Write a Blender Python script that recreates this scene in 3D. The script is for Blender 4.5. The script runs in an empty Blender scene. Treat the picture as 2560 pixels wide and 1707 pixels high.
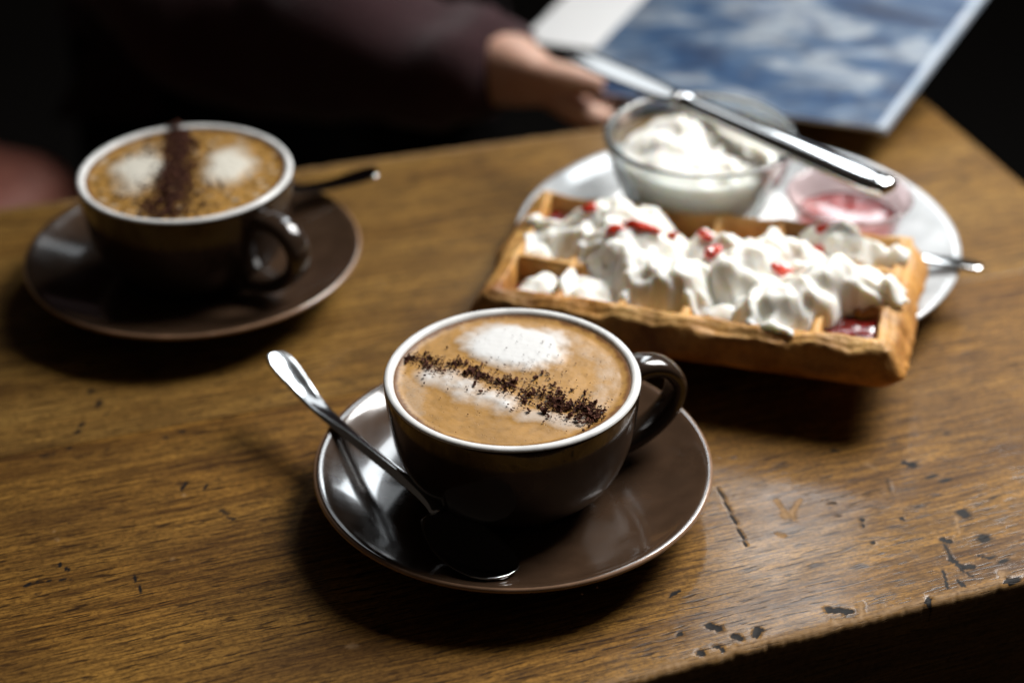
import bpy, bmesh, math, random
import numpy as np
from mathutils import Vector, Matrix, noise
from mathutils.bvhtree import BVHTree

random.seed(7)
scene = bpy.context.scene
COL = scene.collection

# ------------------------------------------------------------------ camera
cam_data = bpy.data.cameras.new('camera')
cam = bpy.data.objects.new('camera', cam_data)
COL.objects.link(cam)
PITCH, ROLL = 0.5687, -0.0077
fwd = Vector((0, math.cos(PITCH), -math.sin(PITCH)))
rgt = Vector((1, 0, 0))
upv = Vector((0, math.sin(PITCH), math.cos(PITCH)))
r2 = math.cos(ROLL) * rgt + math.sin(ROLL) * upv
u2 = -math.sin(ROLL) * rgt + math.cos(ROLL) * upv
m = Matrix((r2, u2, -fwd)).transposed().to_4x4()
m.translation = (0, 0, 0.4419)
cam.matrix_world = m
cam_data.lens = 66.1
cam_data.sensor_width = 36
cam_data.clip_start = 0.02
cam_data.clip_end = 50
cam_data.dof.use_dof = True
cam_data.dof.focus_distance = 0.672
cam_data.dof.aperture_fstop = 4.3
cam_data.dof.aperture_blades = 0
scene.camera = cam

# ------------------------------------------------------------------ world (dim cafe interior)
world = bpy.data.worlds.new('World')
scene.world = world
world.use_nodes = True
bg = world.node_tree.nodes['Background']
bg.inputs[0].default_value = (1.0, 0.80, 0.64, 1)
bg.inputs[1].default_value = 0.021

# ------------------------------------------------------------------ window light, from the back right
def window_lamp(name, loc, target, sx, sy, watts, color, spread=180):
    l = bpy.data.lights.new(name, 'AREA')
    l.shape = 'RECTANGLE'
    l.size, l.size_y = sx, sy
    l.energy = watts
    l.color = color
    l.spread = math.radians(spread)
    o = bpy.data.objects.new(name, l)
    COL.objects.link(o)
    o.location = loc
    o.rotation_euler = (Vector(target) - Vector(loc)).to_track_quat('-Z', 'Y').to_euler()
    return o
window_lamp('window_light', (0.64, 1.15, 0.82), (0.19, 0.66, 0), 0.50, 0.50, 4.5, (1.0, 0.985, 0.96), 72)
window_lamp('window_light', (0.37, 2.00, 1.15), (0.12, 0.60, 0), 0.17, 0.90, 6.5, (0.90, 0.96, 1.0))
window_lamp('window_light', (0.06, 2.00, 0.70), (0.06, 0.70, 0), 0.34, 0.50, 0.75, (0.90, 0.96, 1.0))

scene.view_settings.view_transform = 'Standard'
scene.view_settings.look = 'None'
scene.view_settings.exposure = 0.0
scene.view_settings.gamma = 1.0
scene.view_settings.use_curve_mapping = False
scene.render.engine = 'CYCLES'
scene.cycles.sample_clamp_indirect = 3.0
scene.cycles.use_denoising = True
scene.cycles.max_bounces = 12
scene.cycles.transmission_bounces = 12

# ================================================================== helpers
def tag(o, label, cat, group=None, kind=None):
    if label: o['label'] = label
    if cat: o['category'] = cat
    if group: o['group'] = group
    if kind: o['kind'] = kind
    return o

def empty(name, loc=(0, 0, 0), rotz=0):
    o = bpy.data.objects.new(name, None)
    COL.objects.link(o)
    o.location = loc
    o.rotation_euler = (0, 0, rotz)
    o.empty_display_size = 0.02
    return o

def mesh_obj(name, verts, faces, mats, parent=None, smooth=True, mat_idx=None, loc=None):
    me = bpy.data.meshes.new(name)
    me.from_pydata([tuple(v) for v in verts], [], faces)
    if not isinstance(mats, (list, tuple)): mats = [mats]
    for mt in mats: me.materials.append(mt)
    if mat_idx is not None:
        me.polygons.foreach_set('material_index', mat_idx)
    if smooth:
        me.polygons.foreach_set('use_smooth', [True] * len(me.polygons))
    me.update()
    bm = bmesh.new(); bm.from_mesh(me)
    bmesh.ops.recalc_face_normals(bm, faces=bm.faces)
    bm.to_mesh(me); bm.free()
    o = bpy.data.objects.new(name, me)
    COL.objects.link(o)
    if parent: o.parent = parent
    if loc: o.location = loc
    return o

def copy_tree(o, parent=None):
    c = o.copy(); COL.objects.link(c); c.parent = parent
    for ch in list(o.children):
        copy_tree(ch, c)
    return c

def lathe(profile, seg=112, mat_of=None):
    """profile: list of (r, z) ; returns verts, faces, mat index per face"""
    verts, faces, mi, rings = [], [], [], []
    for r, z in profile:
        if r < 1e-6:
            rings.append([len(verts)]); verts.append((0, 0, z))
        else:
            rings.append(list(range(len(verts), len(verts) + seg)))
            for k in range(seg):
                a = 2 * math.pi * k / seg
                verts.append((r * math.cos(a), r * math.sin(a), z))
    for i in range(len(rings) - 1):
        A, B = rings[i], rings[i + 1]
        for k in range(seg):
            k2 = (k + 1) % seg
            if len(A) == 1 and len(B) == 1: continue
            if len(A) == 1: faces.append((A[0], B[k2], B[k]))
            elif len(B) == 1: faces.append((A[k], A[k2], B[0]))
            else: faces.append((A[k], A[k2], B[k2], B[k]))
            mi.append(mat_of(i) if mat_of else 0)
    return verts, faces, mi

def spline(pts, n):
    """Catmull-Rom through tuples of any dimension, n samples per span"""
    P = [np.array(p, float) for p in pts]
    P = [2 * P[0] - P[1]] + P + [2 * P[-1] - P[-2]]
    out = []
    for i in range(1, len(P) - 2):
        for k in range(n):
            t = k / n
            a, b, c, d = P[i - 1], P[i], P[i + 1], P[i + 2]
            out.append(0.5 * (2 * b + (c - a) * t + (2 * a - 5 * b + 4 * c - d) * t * t + (3 * b - a - 3 * c + d) * t ** 3))
    out.append(P[-2])
    return out

def sweep(path, rad_n, rad_b, ref, seg=16, power=2.0):
    """tube along path; rad_n/rad_b lists; ref = side vector that stays the binormal"""
    verts, faces = [], []
    ref = Vector(ref).normalized()
    n = len(path)
    for i in range(n):
        p = Vector(path[i][:3])
        t = (Vector(path[min(i + 1, n - 1)][:3]) - Vector(path[max(i - 1, 0)][:3])).normalized()
        nn = ref.cross(t).normalized()
        bb = t.cross(nn).normalized()
        for k in range(seg):
            a = 2 * math.pi * k / seg
            ca, sa = math.cos(a), math.sin(a)
            ca = math.copysign(abs(ca) ** (2 / power), ca); sa = math.copysign(abs(sa) ** (2 / power), sa)
            verts.append(p + nn * (rad_n[i] * ca) + bb * (rad_b[i] * sa))
    for i in range(n - 1):
        for k in range(seg):
            k2 = (k + 1) % seg
            faces.append((i * seg + k, i * seg + k2, (i + 1) * seg + k2, (i + 1) * seg + k))
    faces.append(tuple(range(seg))[::-1]); faces.append(tuple((n - 1) * seg + k for k in range(seg)))
    return verts, faces

def set_attr(me, name, values):
    a = me.attributes.new(name, 'FLOAT', 'POINT')
    a.data.foreach_set('value', np.asarray(values, np.float32))

# ------------------------------------------------------------------ materials
class NT:
    def __init__(self, name):
        self.m = bpy.data.materials.new(name)
        self.m.use_nodes = True
        self.t = self.m.node_tree
        self.b = self.t.nodes['Principled BSDF']
    def n(self, typ, **kw):
        nd = self.t.nodes.new(typ)
        for k, v in kw.items():
            if k.startswith('i_'):
                key = k[2:]
                key = int(key) if key.isdigit() else key.replace('_', ' ')
                nd.inputs[key].default_value = v
            else: setattr(nd, k, v)
        return nd
    def l(self, a, b):
        self.t.links.new(a, b)
    def s(self, **kw):
        for k, v in kw.items():
            self.b.inputs[k.replace('_', ' ')].default_value = v
        return self
    def ramp(self, fac, stops, interp='LINEAR'):
        r = self.n('ShaderNodeValToRGB')
        r.color_ramp.interpolation = interp
        e = r.color_ramp.elements
        while len(e) < len(stops): e.new(0.5)
        for i, (p, c) in enumerate(stops):
            e[i].position = p
            e[i].color = (c, c, c, 1) if isinstance(c, (int, float)) else (*c, 1)
        self.l(fac, r.inputs[0])
        return r.outputs[0]
    def mix(self, fac, a, b, mode='MIX'):
        x = self.n('ShaderNodeMix', data_type='RGBA', blend_type=mode)
        for sock, v in ((x.inputs[0], fac), (x.inputs[6], a), (x.inputs[7], b)):
            if hasattr(v, 'links'): self.l(v, sock)
            elif isinstance(v, (int, float)): sock.default_value = v
            else: sock.default_value = (*v, 1)
        return x.outputs[2]
    def math(self, op, a, b=0.0, clamp=False):
        x = self.n('ShaderNodeMath', operation=op, use_clamp=clamp)
        for sock, v in ((x.inputs[0], a), (x.inputs[1], b)):
            if hasattr(v, 'links'): self.l(v, sock)
            else: sock.default_value = v
        return x.outputs[0]
    def noise(self, vec, scale, detail=3, rough=0.55, stretch=None, dist=0.0):
        if stretch is not None:
            mp = self.n('ShaderNodeMapping'); mp.inputs['Scale'].default_value = stretch
            self.l(vec, mp.inputs[0]); vec = mp.outputs[0]
        x = self.n('ShaderNodeTexNoise', i_Scale=scale, i_Detail=detail, i_Roughness=rough, i_Distortion=dist)
        self.l(vec, x.inputs['Vector'])
        return x.outputs['Fac']
    def bump(self, h, strength, dist=0.001, normal=None):
        x = self.n('ShaderNodeBump', i_Strength=strength, i_Distance=dist)
        self.l(h, x.inputs['Height'])
        if normal is not None: self.l(normal, x.inputs['Normal'])
        return x.outputs[0]
    def coord(self, which='Object'):
        return self.n('ShaderNodeTexCoord').outputs[which]

def wood_material(name, dark, mid, light, seed):
    M = NT(name)
    uv = M.n('ShaderNodeUVMap', uv_map='grain').outputs[0]
    off = M.n('ShaderNodeMapping'); off.inputs['Location'].default_value = (seed, seed * .37, 0)
    M.l(uv, off.inputs[0]); v = off.outputs[0]
    wob = M.noise(v, 1, 2, .5, (9, 30, 1))                       # slow wave of the grain
    cmb = M.n('ShaderNodeCombineXYZ'); M.l(M.math('MULTIPLY', wob, 0.006), cmb.inputs[1])
    add = M.n('ShaderNodeVectorMath', operation='ADD'); M.l(v, add.inputs[0]); M.l(cmb.outputs[0], add.inputs[1])
    g = add.outputs[0]
    broad = M.noise(g, 1, 4, .6, (5, 34, 1))
    streak = M.noise(g, 1, 5, .7, (15, 340, 1))
    fine = M.noise(g, 1, 4, .75, (42, 860, 1))
    pore = M.noise(g, 1, 2, .5, (80, 740, 1))
    cloud = M.noise(v, 1, 4, .6, (14, 24, 1))
    base = M.mix(M.ramp(streak, [(.40, 0.), (.58, 1.)]), dark, mid)
    base = M.mix(M.ramp(broad, [(.40, 0.), (.68, .8)]), base, light)
    c = M.mix(M.ramp(fine, [(.40, .30), (.56, 1.)]), tuple(x * .35 for x in dark), base)
    c = M.mix(M.ramp(pore, [(.575, 0.), (.65, .88)]), c, (0.018, 0.008, 0.003))
    gr = M.noise(v, 1, 5, .7, (90, 140, 1))                      # grime freckles
    c = M.mix(M.ramp(gr, [(.62, 0.), (.70, .75)]), c, (0.022, 0.012, 0.007))
    c = M.mix(M.ramp(cloud, [(.34, .50), (.56, 0.)]), c, (0.070, 0.032, 0.010))
    spk = M.noise(v, 1, 4, .75, (420, 700, 1))
    c = M.mix(M.ramp(spk, [(.40, .55), (.54, 0.)]), c, tuple(x * .45 for x in dark))
    w = M.n('ShaderNodeAttribute', attribute_name='wear').outputs['Fac']
    wd = M.math('MULTIPLY', w, -1.8, True)
    c = M.mix(wd, c, (0.010, 0.008, 0.007))
    wl = M.math('MULTIPLY', w, M.ramp(M.noise(v, 420, 3), [(.3, .35), (.6, .95)]), True)
    c = M.mix(wl, c, (0.34, 0.21, 0.105))
    M.l(c, M.b.inputs['Base Color'])
    M.s(Roughness=.55, Specular_IOR_Level=.10, Coat_IOR=1.5)
    # old varnish: glossy where it survives, gone in dents and grime
    cw = M.math('MULTIPLY', M.ramp(cloud, [(.34, .12), (.60, .36)]), M.math('SUBTRACT', 1.0, M.math('MULTIPLY', M.math('ABSOLUTE', w), 2.5), True))
    M.l(cw, M.b.inputs['Coat Weight'])
    M.l(M.math('ADD', M.math('MULTIPLY', M.ramp(gr, [(.4, 0.), (.65, 1.)]), .09), .09), M.b.inputs['Coat Roughness'])
    h = M.math('ADD', M.math('MULTIPLY', streak, .5), M.math('MULTIPLY', fine, .35))
    h = M.math('SUBTRACT', h, M.ramp(pore, [(.58, 0.), (.70, .8)]))
    M.l(M.bump(h, .34, .0006), M.b.inputs['Normal'])
    M.l(M.bump(M.math('ADD', h, M.math('MULTIPLY', M.noise(v, 1, 3, .5, (60, 120, 1)), 1.2)), .10, .0006), M.b.inputs['Coat Normal'])
    return M.m

def glaze(name, col, rough=.12, coat=.5, edge=None):
    M = NT(name)
    o = M.coord()
    n1 = M.noise(o, 90, 4)
    c = M.mix(M.ramp(n1, [(.35, 0.), (.7, 1.)]), tuple(x * .82 for x in col), tuple(x * 1.15 for x in col))
    M.l(c, M.b.inputs['Base Color'])
    sm = M.noise(o, 38, 5, .7)
    M.l(M.math('ADD', M.math('MULTIPLY', M.ramp(sm, [(.4, 0.), (.75, 1.)]), .10), rough), M.b.inputs['Roughness'])
    M.s(Coat_Weight=coat, Coat_Roughness=.05)
    M.l(M.bump(M.noise(o, 160, 2), .05, .0004), M.b.inputs['Normal'])
    return M.m

def steel(name, col=(.62, .62, .63), rough=.14):
    M = NT(name)
    M.s(Base_Color=(*col, 1), Metallic=1.0)
    o = M.coord()
    a = M.noise(o, 1, 3, .6, (60, 900, 900))
    M.l(M.math('ADD', M.math('MULTIPLY', a, .10), rough - .05), M.b.inputs['Roughness'])
    M.l(M.bump(a, .03, .0002), M.b.inputs['Normal'])
    return M.m

def cream_material(name, col=(.92, .90, .83)):
    M = NT(name)
    o = M.coord()
    n1 = M.noise(o, 120, 4)
    M.l(M.mix(M.ramp(n1, [(.35, 0.), (.7, 1.)]), tuple(x * .95 for x in col), col), M.b.inputs['Base Color'])
    M.s(Roughness=.5, Specular_IOR_Level=.35, Subsurface_Weight=.7, Subsurface_Scale=.004)
    M.b.inputs['Subsurface Radius'].default_value = (1, .8, .55)
    M.l(M.bump(M.noise(o, 700, 3), .22, .0005), M.b.inputs['Normal'])
    return M.m

def jam_material(name, col, rough=.10, lump=.45):
    M = NT(name)
    o = M.coord()
    n1 = M.noise(o, 220, 3)
    M.l(M.mix(M.ramp(n1, [(.35, 0.), (.7, 1.)]), tuple(x * .45 for x in col), col), M.b.inputs['Base Color'])
    M.s(Roughness=rough, Subsurface_Weight=.35, Subsurface_Scale=.002, Coat_Weight=.6, Coat_Roughness=.03)
    M.b.inputs['Subsurface Radius'].default_value = (1, .2, .12)
    M.l(M.bump(M.noise(o, 300, 3), lump, .0012), M.b.inputs['Normal'])
    return M.m

WOOD_F = wood_material('wood_front_plank', (0.098, 0.041, 0.008), (0.310, 0.148, 0.027), (0.420, 0.215, 0.043), 3.1)
WOOD_R = wood_material('wood_rear_plank', (0.116, 0.054, 0.012), (0.320, 0.163, 0.033), (0.415, 0.232, 0.056), 11.7)
BROWN = glaze('brown_glaze', (0.060, 0.034, 0.020), .10)
CUPG = glaze('shaded_cup_glaze', (0.032, 0.019, 0.012), .10, .25)  # same brown glaze, darkened to put the cup fronts' shade into the colour
TAN = glaze('thin_tan_glaze', (0.30, 0.175, 0.105), .2)
PLATE = glaze('plate_glaze', (0.50, 0.52, 0.53), .12)
WHITE = glaze('white_glaze', (0.88, 0.88, 0.86), .28, 0.1)
STEEL = steel('polished_steel', (.66, .66, .66), .10)
CREAM = cream_material('whipped_cream')
JAM = jam_material('dark_red_jam', (0.20, 0.010, 0.010))
BIT = jam_material('red_fruit', (0.80, 0.060, 0.025), .18)

# ================================================================== table
DENTS = [(0.0795, 0.5854, 0.0868, 0.5491, 0.5, 0.5, -1), (0.1548, 0.6004, 0.1585, 0.5974, 1.6, 0.8, -1), (0.1615, 0.5923, 0.1705, 0.5877, 0.9, 0.6, -1), (0.14, 0.5994, 0.1431, 0.5964, 1.5, 0.4, 0.4), (0.1714, 0.5683, 0.1716, 0.566, 1.8, 0.8, -1), (0.1685, 0.5694, 0.1674, 0.5557, 0.7, 0.4, 0.8), (0.171, 0.5581, 0.1766, 0.5512, 1.3, 0.7, -1), (0.1606, 0.552, 0.1624, 0.5509, 1.6, 0.7, -1), (0.1606, 0.5487, 0.1613, 0.5403, 1.1, 0.5, -0.6), (0.1613, 0.5403, 0.164, 0.5356, 1.3, 0.6, -1), (0.1646, 0.5356, 0.1684, 0.536, 1.6, 0.8, -1), (0.1637, 0.534, 0.1674, 0.5299, 0.7, 0.3, -0.6), (0.1714, 0.5423, 0.1833, 0.5377, 0.6, 0.5, -1), (0.1123, 0.5126, 0.1195, 0.5113, 2.0, 1.0, -1), (0.1241, 0.5159, 0.1232, 0.5091, 1.3, 0.8, 0.9), (0.1316, 0.5143, 0.1331, 0.5119, 1.0, 0.5, 0.9), (0.149, 0.5176, 0.1484, 0.5161, 1.8, 1.5, -1), (0.1571, 0.5341, 0.1567, 0.5239, 0.6, 0.5, -0.8), (0.1611, 0.5279, 0.1628, 0.5249, 1.1, 0.5, -0.8), (0.0689, 0.5044, 0.0716, 0.5032, 2.2, 0.9, -1), (0.0861, 0.5023, 0.0848, 0.4995, 1.8, 0.9, -1), (0.0769, 0.4991, 0.0789, 0.4977, 1.6, 0.7, -1), (0.0577, 0.5002, 0.0583, 0.5001, 1.2, 0.5, -0.9), (0.0644, 0.4904, 0.0653, 0.4899, 1.8, 1.0, -0.9), (0.0707, 0.4935, 0.0724, 0.4917, 1.8, 1.0, -0.7), (0.1322, 0.5641, 0.1326, 0.5639, 1.1, 0.5, -1), (0.1318, 0.5606, 0.1322, 0.5604, 1.0, 0.4, -1), (0.1474, 0.5647, 0.1477, 0.5646, 1.2, 0.5, -1), (0.1339, 0.5504, 0.1343, 0.5501, 1.0, 0.4, -1), (0.1222, 0.5745, 0.1235, 0.5743, 1.4, 0.4, -0.5), (0.1279, 0.6087, 0.1296, 0.6084, 1.0, 0.5, -0.9), (0.1727, 0.6207, 0.1751, 0.62, 1.6, 0.5, -0.7), (0.1901, 0.6199, 0.1904, 0.6196, 1.1, 0.5, -0.8), (0.195, 0.6291, 0.1931, 0.6253, 1.1, 0.4, 0.3), (0.1012, 0.5765, 0.1042, 0.5669, 1.3, 0.3, 0.9), (0.1106, 0.5767, 0.1057, 0.568, 1.3, 0.3, 0.9), (0.1031, 0.5669, 0.1064, 0.5657, 2.0, 0.3, 0.8), (0.0997, 0.556, 0.1013, 0.5548, 1.5, 0.8, 0.7), (0.0596, 0.5236, 0.0564, 0.5206, 0.9, 0.6, -1), (0.1237, 0.5666, 0.124, 0.5664, 1.2, 0.3, -0.5), (0.1825, 0.5783, 0.1882, 0.576, 0.7, 0.3, -0.8), (0.1461, 0.5892, 0.1461, 0.5811, 1.0, 0.3, -0.3), (0.1779, 0.5328, 0.1777, 0.5287, 1.6, 0.8, 0.9), (0.1794, 0.5277, 0.1842, 0.5287, 2.2, 1.5, -0.8), (-0.1763, 0.632, -0.177, 0.6291, 1.2, 0.5, -1), (-0.1772, 0.6553, -0.1671, 0.6373, 0.45, 0.4, -1), (-0.177, 0.6262, -0.1773, 0.624, 0.8, 0.4, -1), (-0.1359, 0.6256, -0.134, 0.6254, 1.0, 0.4, -1), (-0.1408, 0.6215, -0.1403, 0.6212, 1.0, 0.4, -1), (-0.1278, 0.5903, -0.1291, 0.5867, 0.9, 0.5, -1), (-0.1197, 0.5899, -0.1203, 0.5866, 0.7, 0.4, -1), (-0.1119, 0.5728, -0.1093, 0.5709, 1.6, 0.4, -0.5), (-0.109, 0.5683, -0.1065, 0.5676, 0.7, 0.4, -1), (-0.1676, 0.5413, -0.1667, 0.5401, 0.9, 0.4, -1), (-0.1646, 0.5387, -0.1639, 0.538, 0.9, 0.4, -1), (-0.1738, 0.5313, -0.1614, 0.533, 0.4, 0.3, -0.8), (-0.1775, 0.5291, -0.1766, 0.5303, 0.9, 0.4, -1), (-0.1397, 0.5357, -0.1345, 0.5246, 0.35, 0.3, -0.8), (-0.1277, 0.5828, -0.1273, 0.5825, 0.8, 0.2, 0.8), (-0.1734, 0.5609, -0.1732, 0.5607, 0.7, 0.2, 0.8), (-0.1716, 0.5559, -0.171, 0.5554, 1.0, 0.2, 0.6), (-0.1266, 0.5444, -0.1262, 0.5438, 0.9, 0.2, 0.6), (-0.0573, 0.4956, -0.0558, 0.495, 2.0, 0.3, 0.5), (-0.1797, 0.6148, -0.1779, 0.614, 0.9, 0.4, -1), (-0.1837, 0.6099, -0.1883, 0.6086, 0.6, 0.4, -1)]
FD, JD, BD = (math.radians(a) for a in (19.3, 17.5, 15.6))
def vec(a): return np.array((math.cos(a), math.sin(a)))
dJ = vec(JD)
def line(p0, ang):
    p0 = np.array(p0); s0 = p0 @ dJ
    return lambda s: p0[None, :] + vec(ang)[None, :] * (s[:, None] - s0)
front_line = line((.1099, .5009), FD)
joint_line = line((-.0848, .6466), JD)
back_line = line((-.1095, .8564), BD)
S_END, S_START, THICK = .497, -.42, .075

def smoothstep(a, b, x):
    t = min(1, max(0, (x - a) / (b - a))); return t * t * (3 - 2 * t)
def arc_cols(edge_r=.0028):
    return [(0, 0)] + [(edge_r * math.sin(a) , -edge_r * (1 - math.cos(a))) for a in (.35, .7, 1.05, 1.4)]

def plank(name, la, lb, step, fine_to, mat, parent, round_a, round_b, seed):
    """la = near line, lb = far line"""
    L = 0.2
    n_in = int(L / step)
    rows = []                                              # (fraction, extra offset outward (m), z)
    er = .0030 if round_a else .0007
    if True:
        rows += [(0, 0, -THICK), (0, 0, -er - .006), (0, 0, -er)]
        rows += [(0, er * (1 - math.cos(a)) , -er * (1 - math.sin(a))) for a in (.4, .8, 1.2)]
    f0 = er / L
    for i in range(n_in + 1):
        rows.append((f0 + (1 - 2 * f0) * i / n_in, 0, 0))
    eb = .0030 if round_b else .0007
    rows += [(1, -eb * (1 - math.cos(a)), -eb * (1 - math.sin(a))) for a in (1.2, .8, .4)]
    rows += [(1, 0, -eb), (1, 0, -THICK)]
    s = [S_START] + list(np.arange(S_START + .02, -.06, .02)) + list(np.arange(-.06, fine_to, step)) + list(np.arange(fine_to, S_END - .003, .004))
    cz = [0] * len(s)
    for a in (.0, .5, 1.0, 1.57):
        s.append(S_END - .003 + .003 * math.sin(a)); cz.append(-.003 * (1 - math.cos(a)))
    s.append(S_END); cz.append(-THICK)
    s = np.array(s); cz = np.array(cz)
    A, B = la(s), lb(s)
    D = (B - A); Dn = D / np.linalg.norm(D, axis=1)[:, None]
    X, Z, UV = [], [], []
    for f, ofs, z in rows:
        P = A + D * f + Dn * ofs
        X.append(P); Z.append(np.maximum(z + cz, -THICK)); UV.append(np.stack([s, np.full_like(s, f * .2 + ofs + z * (1 if f < .5 else -1))], 1))
    X = np.array(X); Z = np.array(Z); UV = np.array(UV)
    nr, nc = Z.shape
    wear = np.zeros((nr, nc))
    # dents, scratches and chips pressed into the top
    top = np.array([1.0 if r[2] > -.004 else 0 for r in rows])[:, None]
    for (x0, y0, x1, y1, w, dep, tone) in DENTS:
        w *= .001 * .62; dep *= .00022
        a = np.array((x0, y0)); b = np.array((x1, y1)); ab = b - a
        box = (X[..., 0] > min(x0, x1) - 3 * w) & (X[..., 0] < max(x0, x1) + 3 * w) & (X[..., 1] > min(y0, y1) - 3 * w) & (X[..., 1] < max(y0, y1) + 3 * w)
        if not box.any(): continue
        idx = np.argwhere(box)
        for i, j in idx:
            p = X[i, j]
            t = max(0, min(1, ((p - a) @ ab) / max(ab @ ab, 1e-12)))
            q = p - a - ab * t
            jit = .35 + 1.5 * (noise.noise(Vector((p[0] * 700, p[1] * 700, seed))) * .5 + .5) ** 1.2
            k = math.hypot(*q) / (w * jit)
            if k < 1.5:
                fall = 1 if k < .7 else max(0, (1.5 - k) / .8)
                Z[i, j] -= dep * fall * top[i, 0]
                v = tone * fall * top[i, 0]
                if abs(v) > abs(wear[i, j]): wear[i, j] = v
    # worn, paler, slightly ragged outer edge
    for i in range(nr):
        f, ofs, z = rows[i]
        d = None
        if round_a and f < .06: d = f * L + ofs
        if round_b and f > .94: d = (1 - f) * L - ofs
        if d is None: continue
        for j in range(nc):
            p = X[i, j]
            nz = noise.noise(Vector((p[0] * 130, p[1] * 60, seed + 4.2)))
            nf = noise.noise(Vector((p[0] * 420, p[1] * 420, seed)))
            lim = .0028 + .0022 * nz + .0012 * nf
            if d < lim and wear[i, j] > -.3 and z > -.006:
                wear[i, j] = max(wear[i, j], .75 + .4 * nf)
            if d < .006 and abs(wear[i, j]) < .42: wear[i, j] = .42 * (1 - smoothstep(.003, .006, d + .0012 * nf))
            if z > -.0045 and d < .008:
                chip = max(0, nz * 1.0 + nf * .8 - .42)
                Z[i, j] -= chip * .0009 * (1 - d / .008)
                X[i, j] += Dn[j] * (.0003 * nf + .0006 * nz + chip * .0010) * (1 if round_a else -1) * (1 - d / .008)
    verts = np.concatenate([X.reshape(-1, 2), Z.reshape(-1, 1)], 1)
    i, j = np.meshgrid(np.arange(nr - 1), np.arange(nc - 1), indexing='ij')
    q = np.stack([i * nc + j, i * nc + j + 1, (i + 1) * nc + j + 1, (i + 1) * nc + j], -1).reshape(-1, 4)
    me = bpy.data.meshes.new(name)
    me.vertices.add(len(verts)); me.vertices.foreach_set('co', verts.astype(np.float32).ravel())
    me.loops.add(q.size); me.loops.foreach_set('vertex_index', q.astype(np.int32).ravel())
    me.polygons.add(len(q)); me.polygons.foreach_set('loop_start', np.arange(0, q.size, 4, dtype=np.int32))
    me.polygons.foreach_set('use_smooth', np.ones(len(q), bool))
    me.update(calc_edges=True)
    uvl = me.uv_layers.new(name='grain')
    uvl.data.foreach_set('uv', UV.reshape(-1, 2)[q.ravel()].astype(np.float32).ravel())
    set_attr(me, 'wear', wear.ravel())
    me.materials.append(mat)
    o = bpy.data.objects.new(name, me); COL.objects.link(o); o.parent = parent
    return o

table = empty('table', (0, 0, 0))
tag(table, 'worn brown wooden table top with scratches and a chipped front edge', 'table')
plank('plank', front_line, joint_line, .0009, .33, WOOD_F, table, True, False, 1.0)
plank('plank', joint_line, back_line, .0022, .33, WOOD_R, table, False, True, 9.0)

# ================================================================== cups and saucers
CF, CR = (0.0, .5776), (-.1442, .7429)

saucer_prof = spline([(0, .0062), (.012, .0062), (.026, .0062), (.0285, .0068), (.0305, .0079), (.040, .0090), (.052, .0112), (.062, .0142), (.0685, .0166), (.0718, .0180)], 4)
saucer_prof = [tuple(p) for p in saucer_prof]
n_in = len(saucer_prof)
rim = [(.0735, .0187), (.0747, .0188), (.0755, .0184), (.0758, .0176), (.0753, .0168)]
under = [(.0735, .0158), (.066, .0118), (.052, .0072), (.042, .0050), (.0385, .0035), (.038, .0006), (.0375, 0), (.0345, 0), (.034, .0006), (.0335, .0032), (0, .0035)]
sp = saucer_prof + rim + under
def saucer_mat(i): return 1 if n_in + 1 <= i <= n_in + 3 else 0
v, f, mi = lathe(sp, 144, saucer_mat)
saucer = mesh_obj('saucer', v, f, [BROWN, TAN], mat_idx=mi, loc=(*CF, 0.0003))
tag(saucer, 'brown glazed saucer under the nearest cup with a spoon lying on it', 'saucer', 'brown glazed saucers')
saucer2 = saucer.copy(); COL.objects.link(saucer2); saucer2.location = (*CR, 0.0003)
saucer2['label'] = 'brown glazed saucer under the rear cup near the far table edge'

Z0 = .0066                                                       # the cup's foot stands in the saucer's well
outer = spline([(.0262, Z0 + .0000), (.0272, .0090), (.0290, .0105), (.0345, .0142), (.0398, .0200), (.0437, .0285), (.0459, .0385), (.0470, .0485), (.0475, .0560)], 4)
outer = [tuple(p) for p in outer]
rimc = [(.0475, .0572), (.0471, .0580), (.0459, .0584), (.0446, .0580), (.0439, .0570)]
inner = spline([(.0437, .0560), (.0433, .0500), (.0425, .040), (.040, .0285), (.0355, .0205), (.028, .0145), (.015, .0120), (0, .0117)], 3)
inner = [tuple(p) for p in inner]
cup_prof = [(0, Z0 + .003), (.022, Z0 + .003), (.0228, Z0 + .0003), (.0240, Z0)] + outer + rimc + inner
k0 = 4 + len(outer)
v, f, mi = lathe(cup_prof, 144, lambda i: 0 if i < k0 + 0 else 1)
cup = empty('coffee_cup', (*CF, 0), math.radians(20))
mesh_obj('body', v, f, [CUPG, WHITE], cup, mat_idx=mi)
hp = spline([(.0435, 0, .0480), (.0520, 0, .0500), (.0610, 0, .0478), (.0668, 0, .0405), (.0655, 0, .0315), (.0590, 0, .0235), (.0500, 0, .0185), (.0390, 0, .0170)], 6)
tt = np.linspace(0, 1, len(hp))
rn = [.0035 + .0012 * abs(2 * t - 1) ** 4 for t in tt]
rb = [.0062 + .0022 * abs(2 * t - 1) ** 4 for t in tt]
v, f = sweep(hp, rn, rb, (0, 1, 0), 20, 2.4)
mesh_obj('handle', v, f, CUPG, cup)
tag(cup, 'brown cup of frothy coffee nearest the camera, white inside', 'cup', 'brown coffee cups')
cup2 = copy_tree(cup)
cup2.location = (*CR, 0); cup2.rotation_euler = (0, 0, math.radians(-38))
cup2['label'] = 'brown cup of coffee at the back left, chocolate stripe across its foam'

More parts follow.
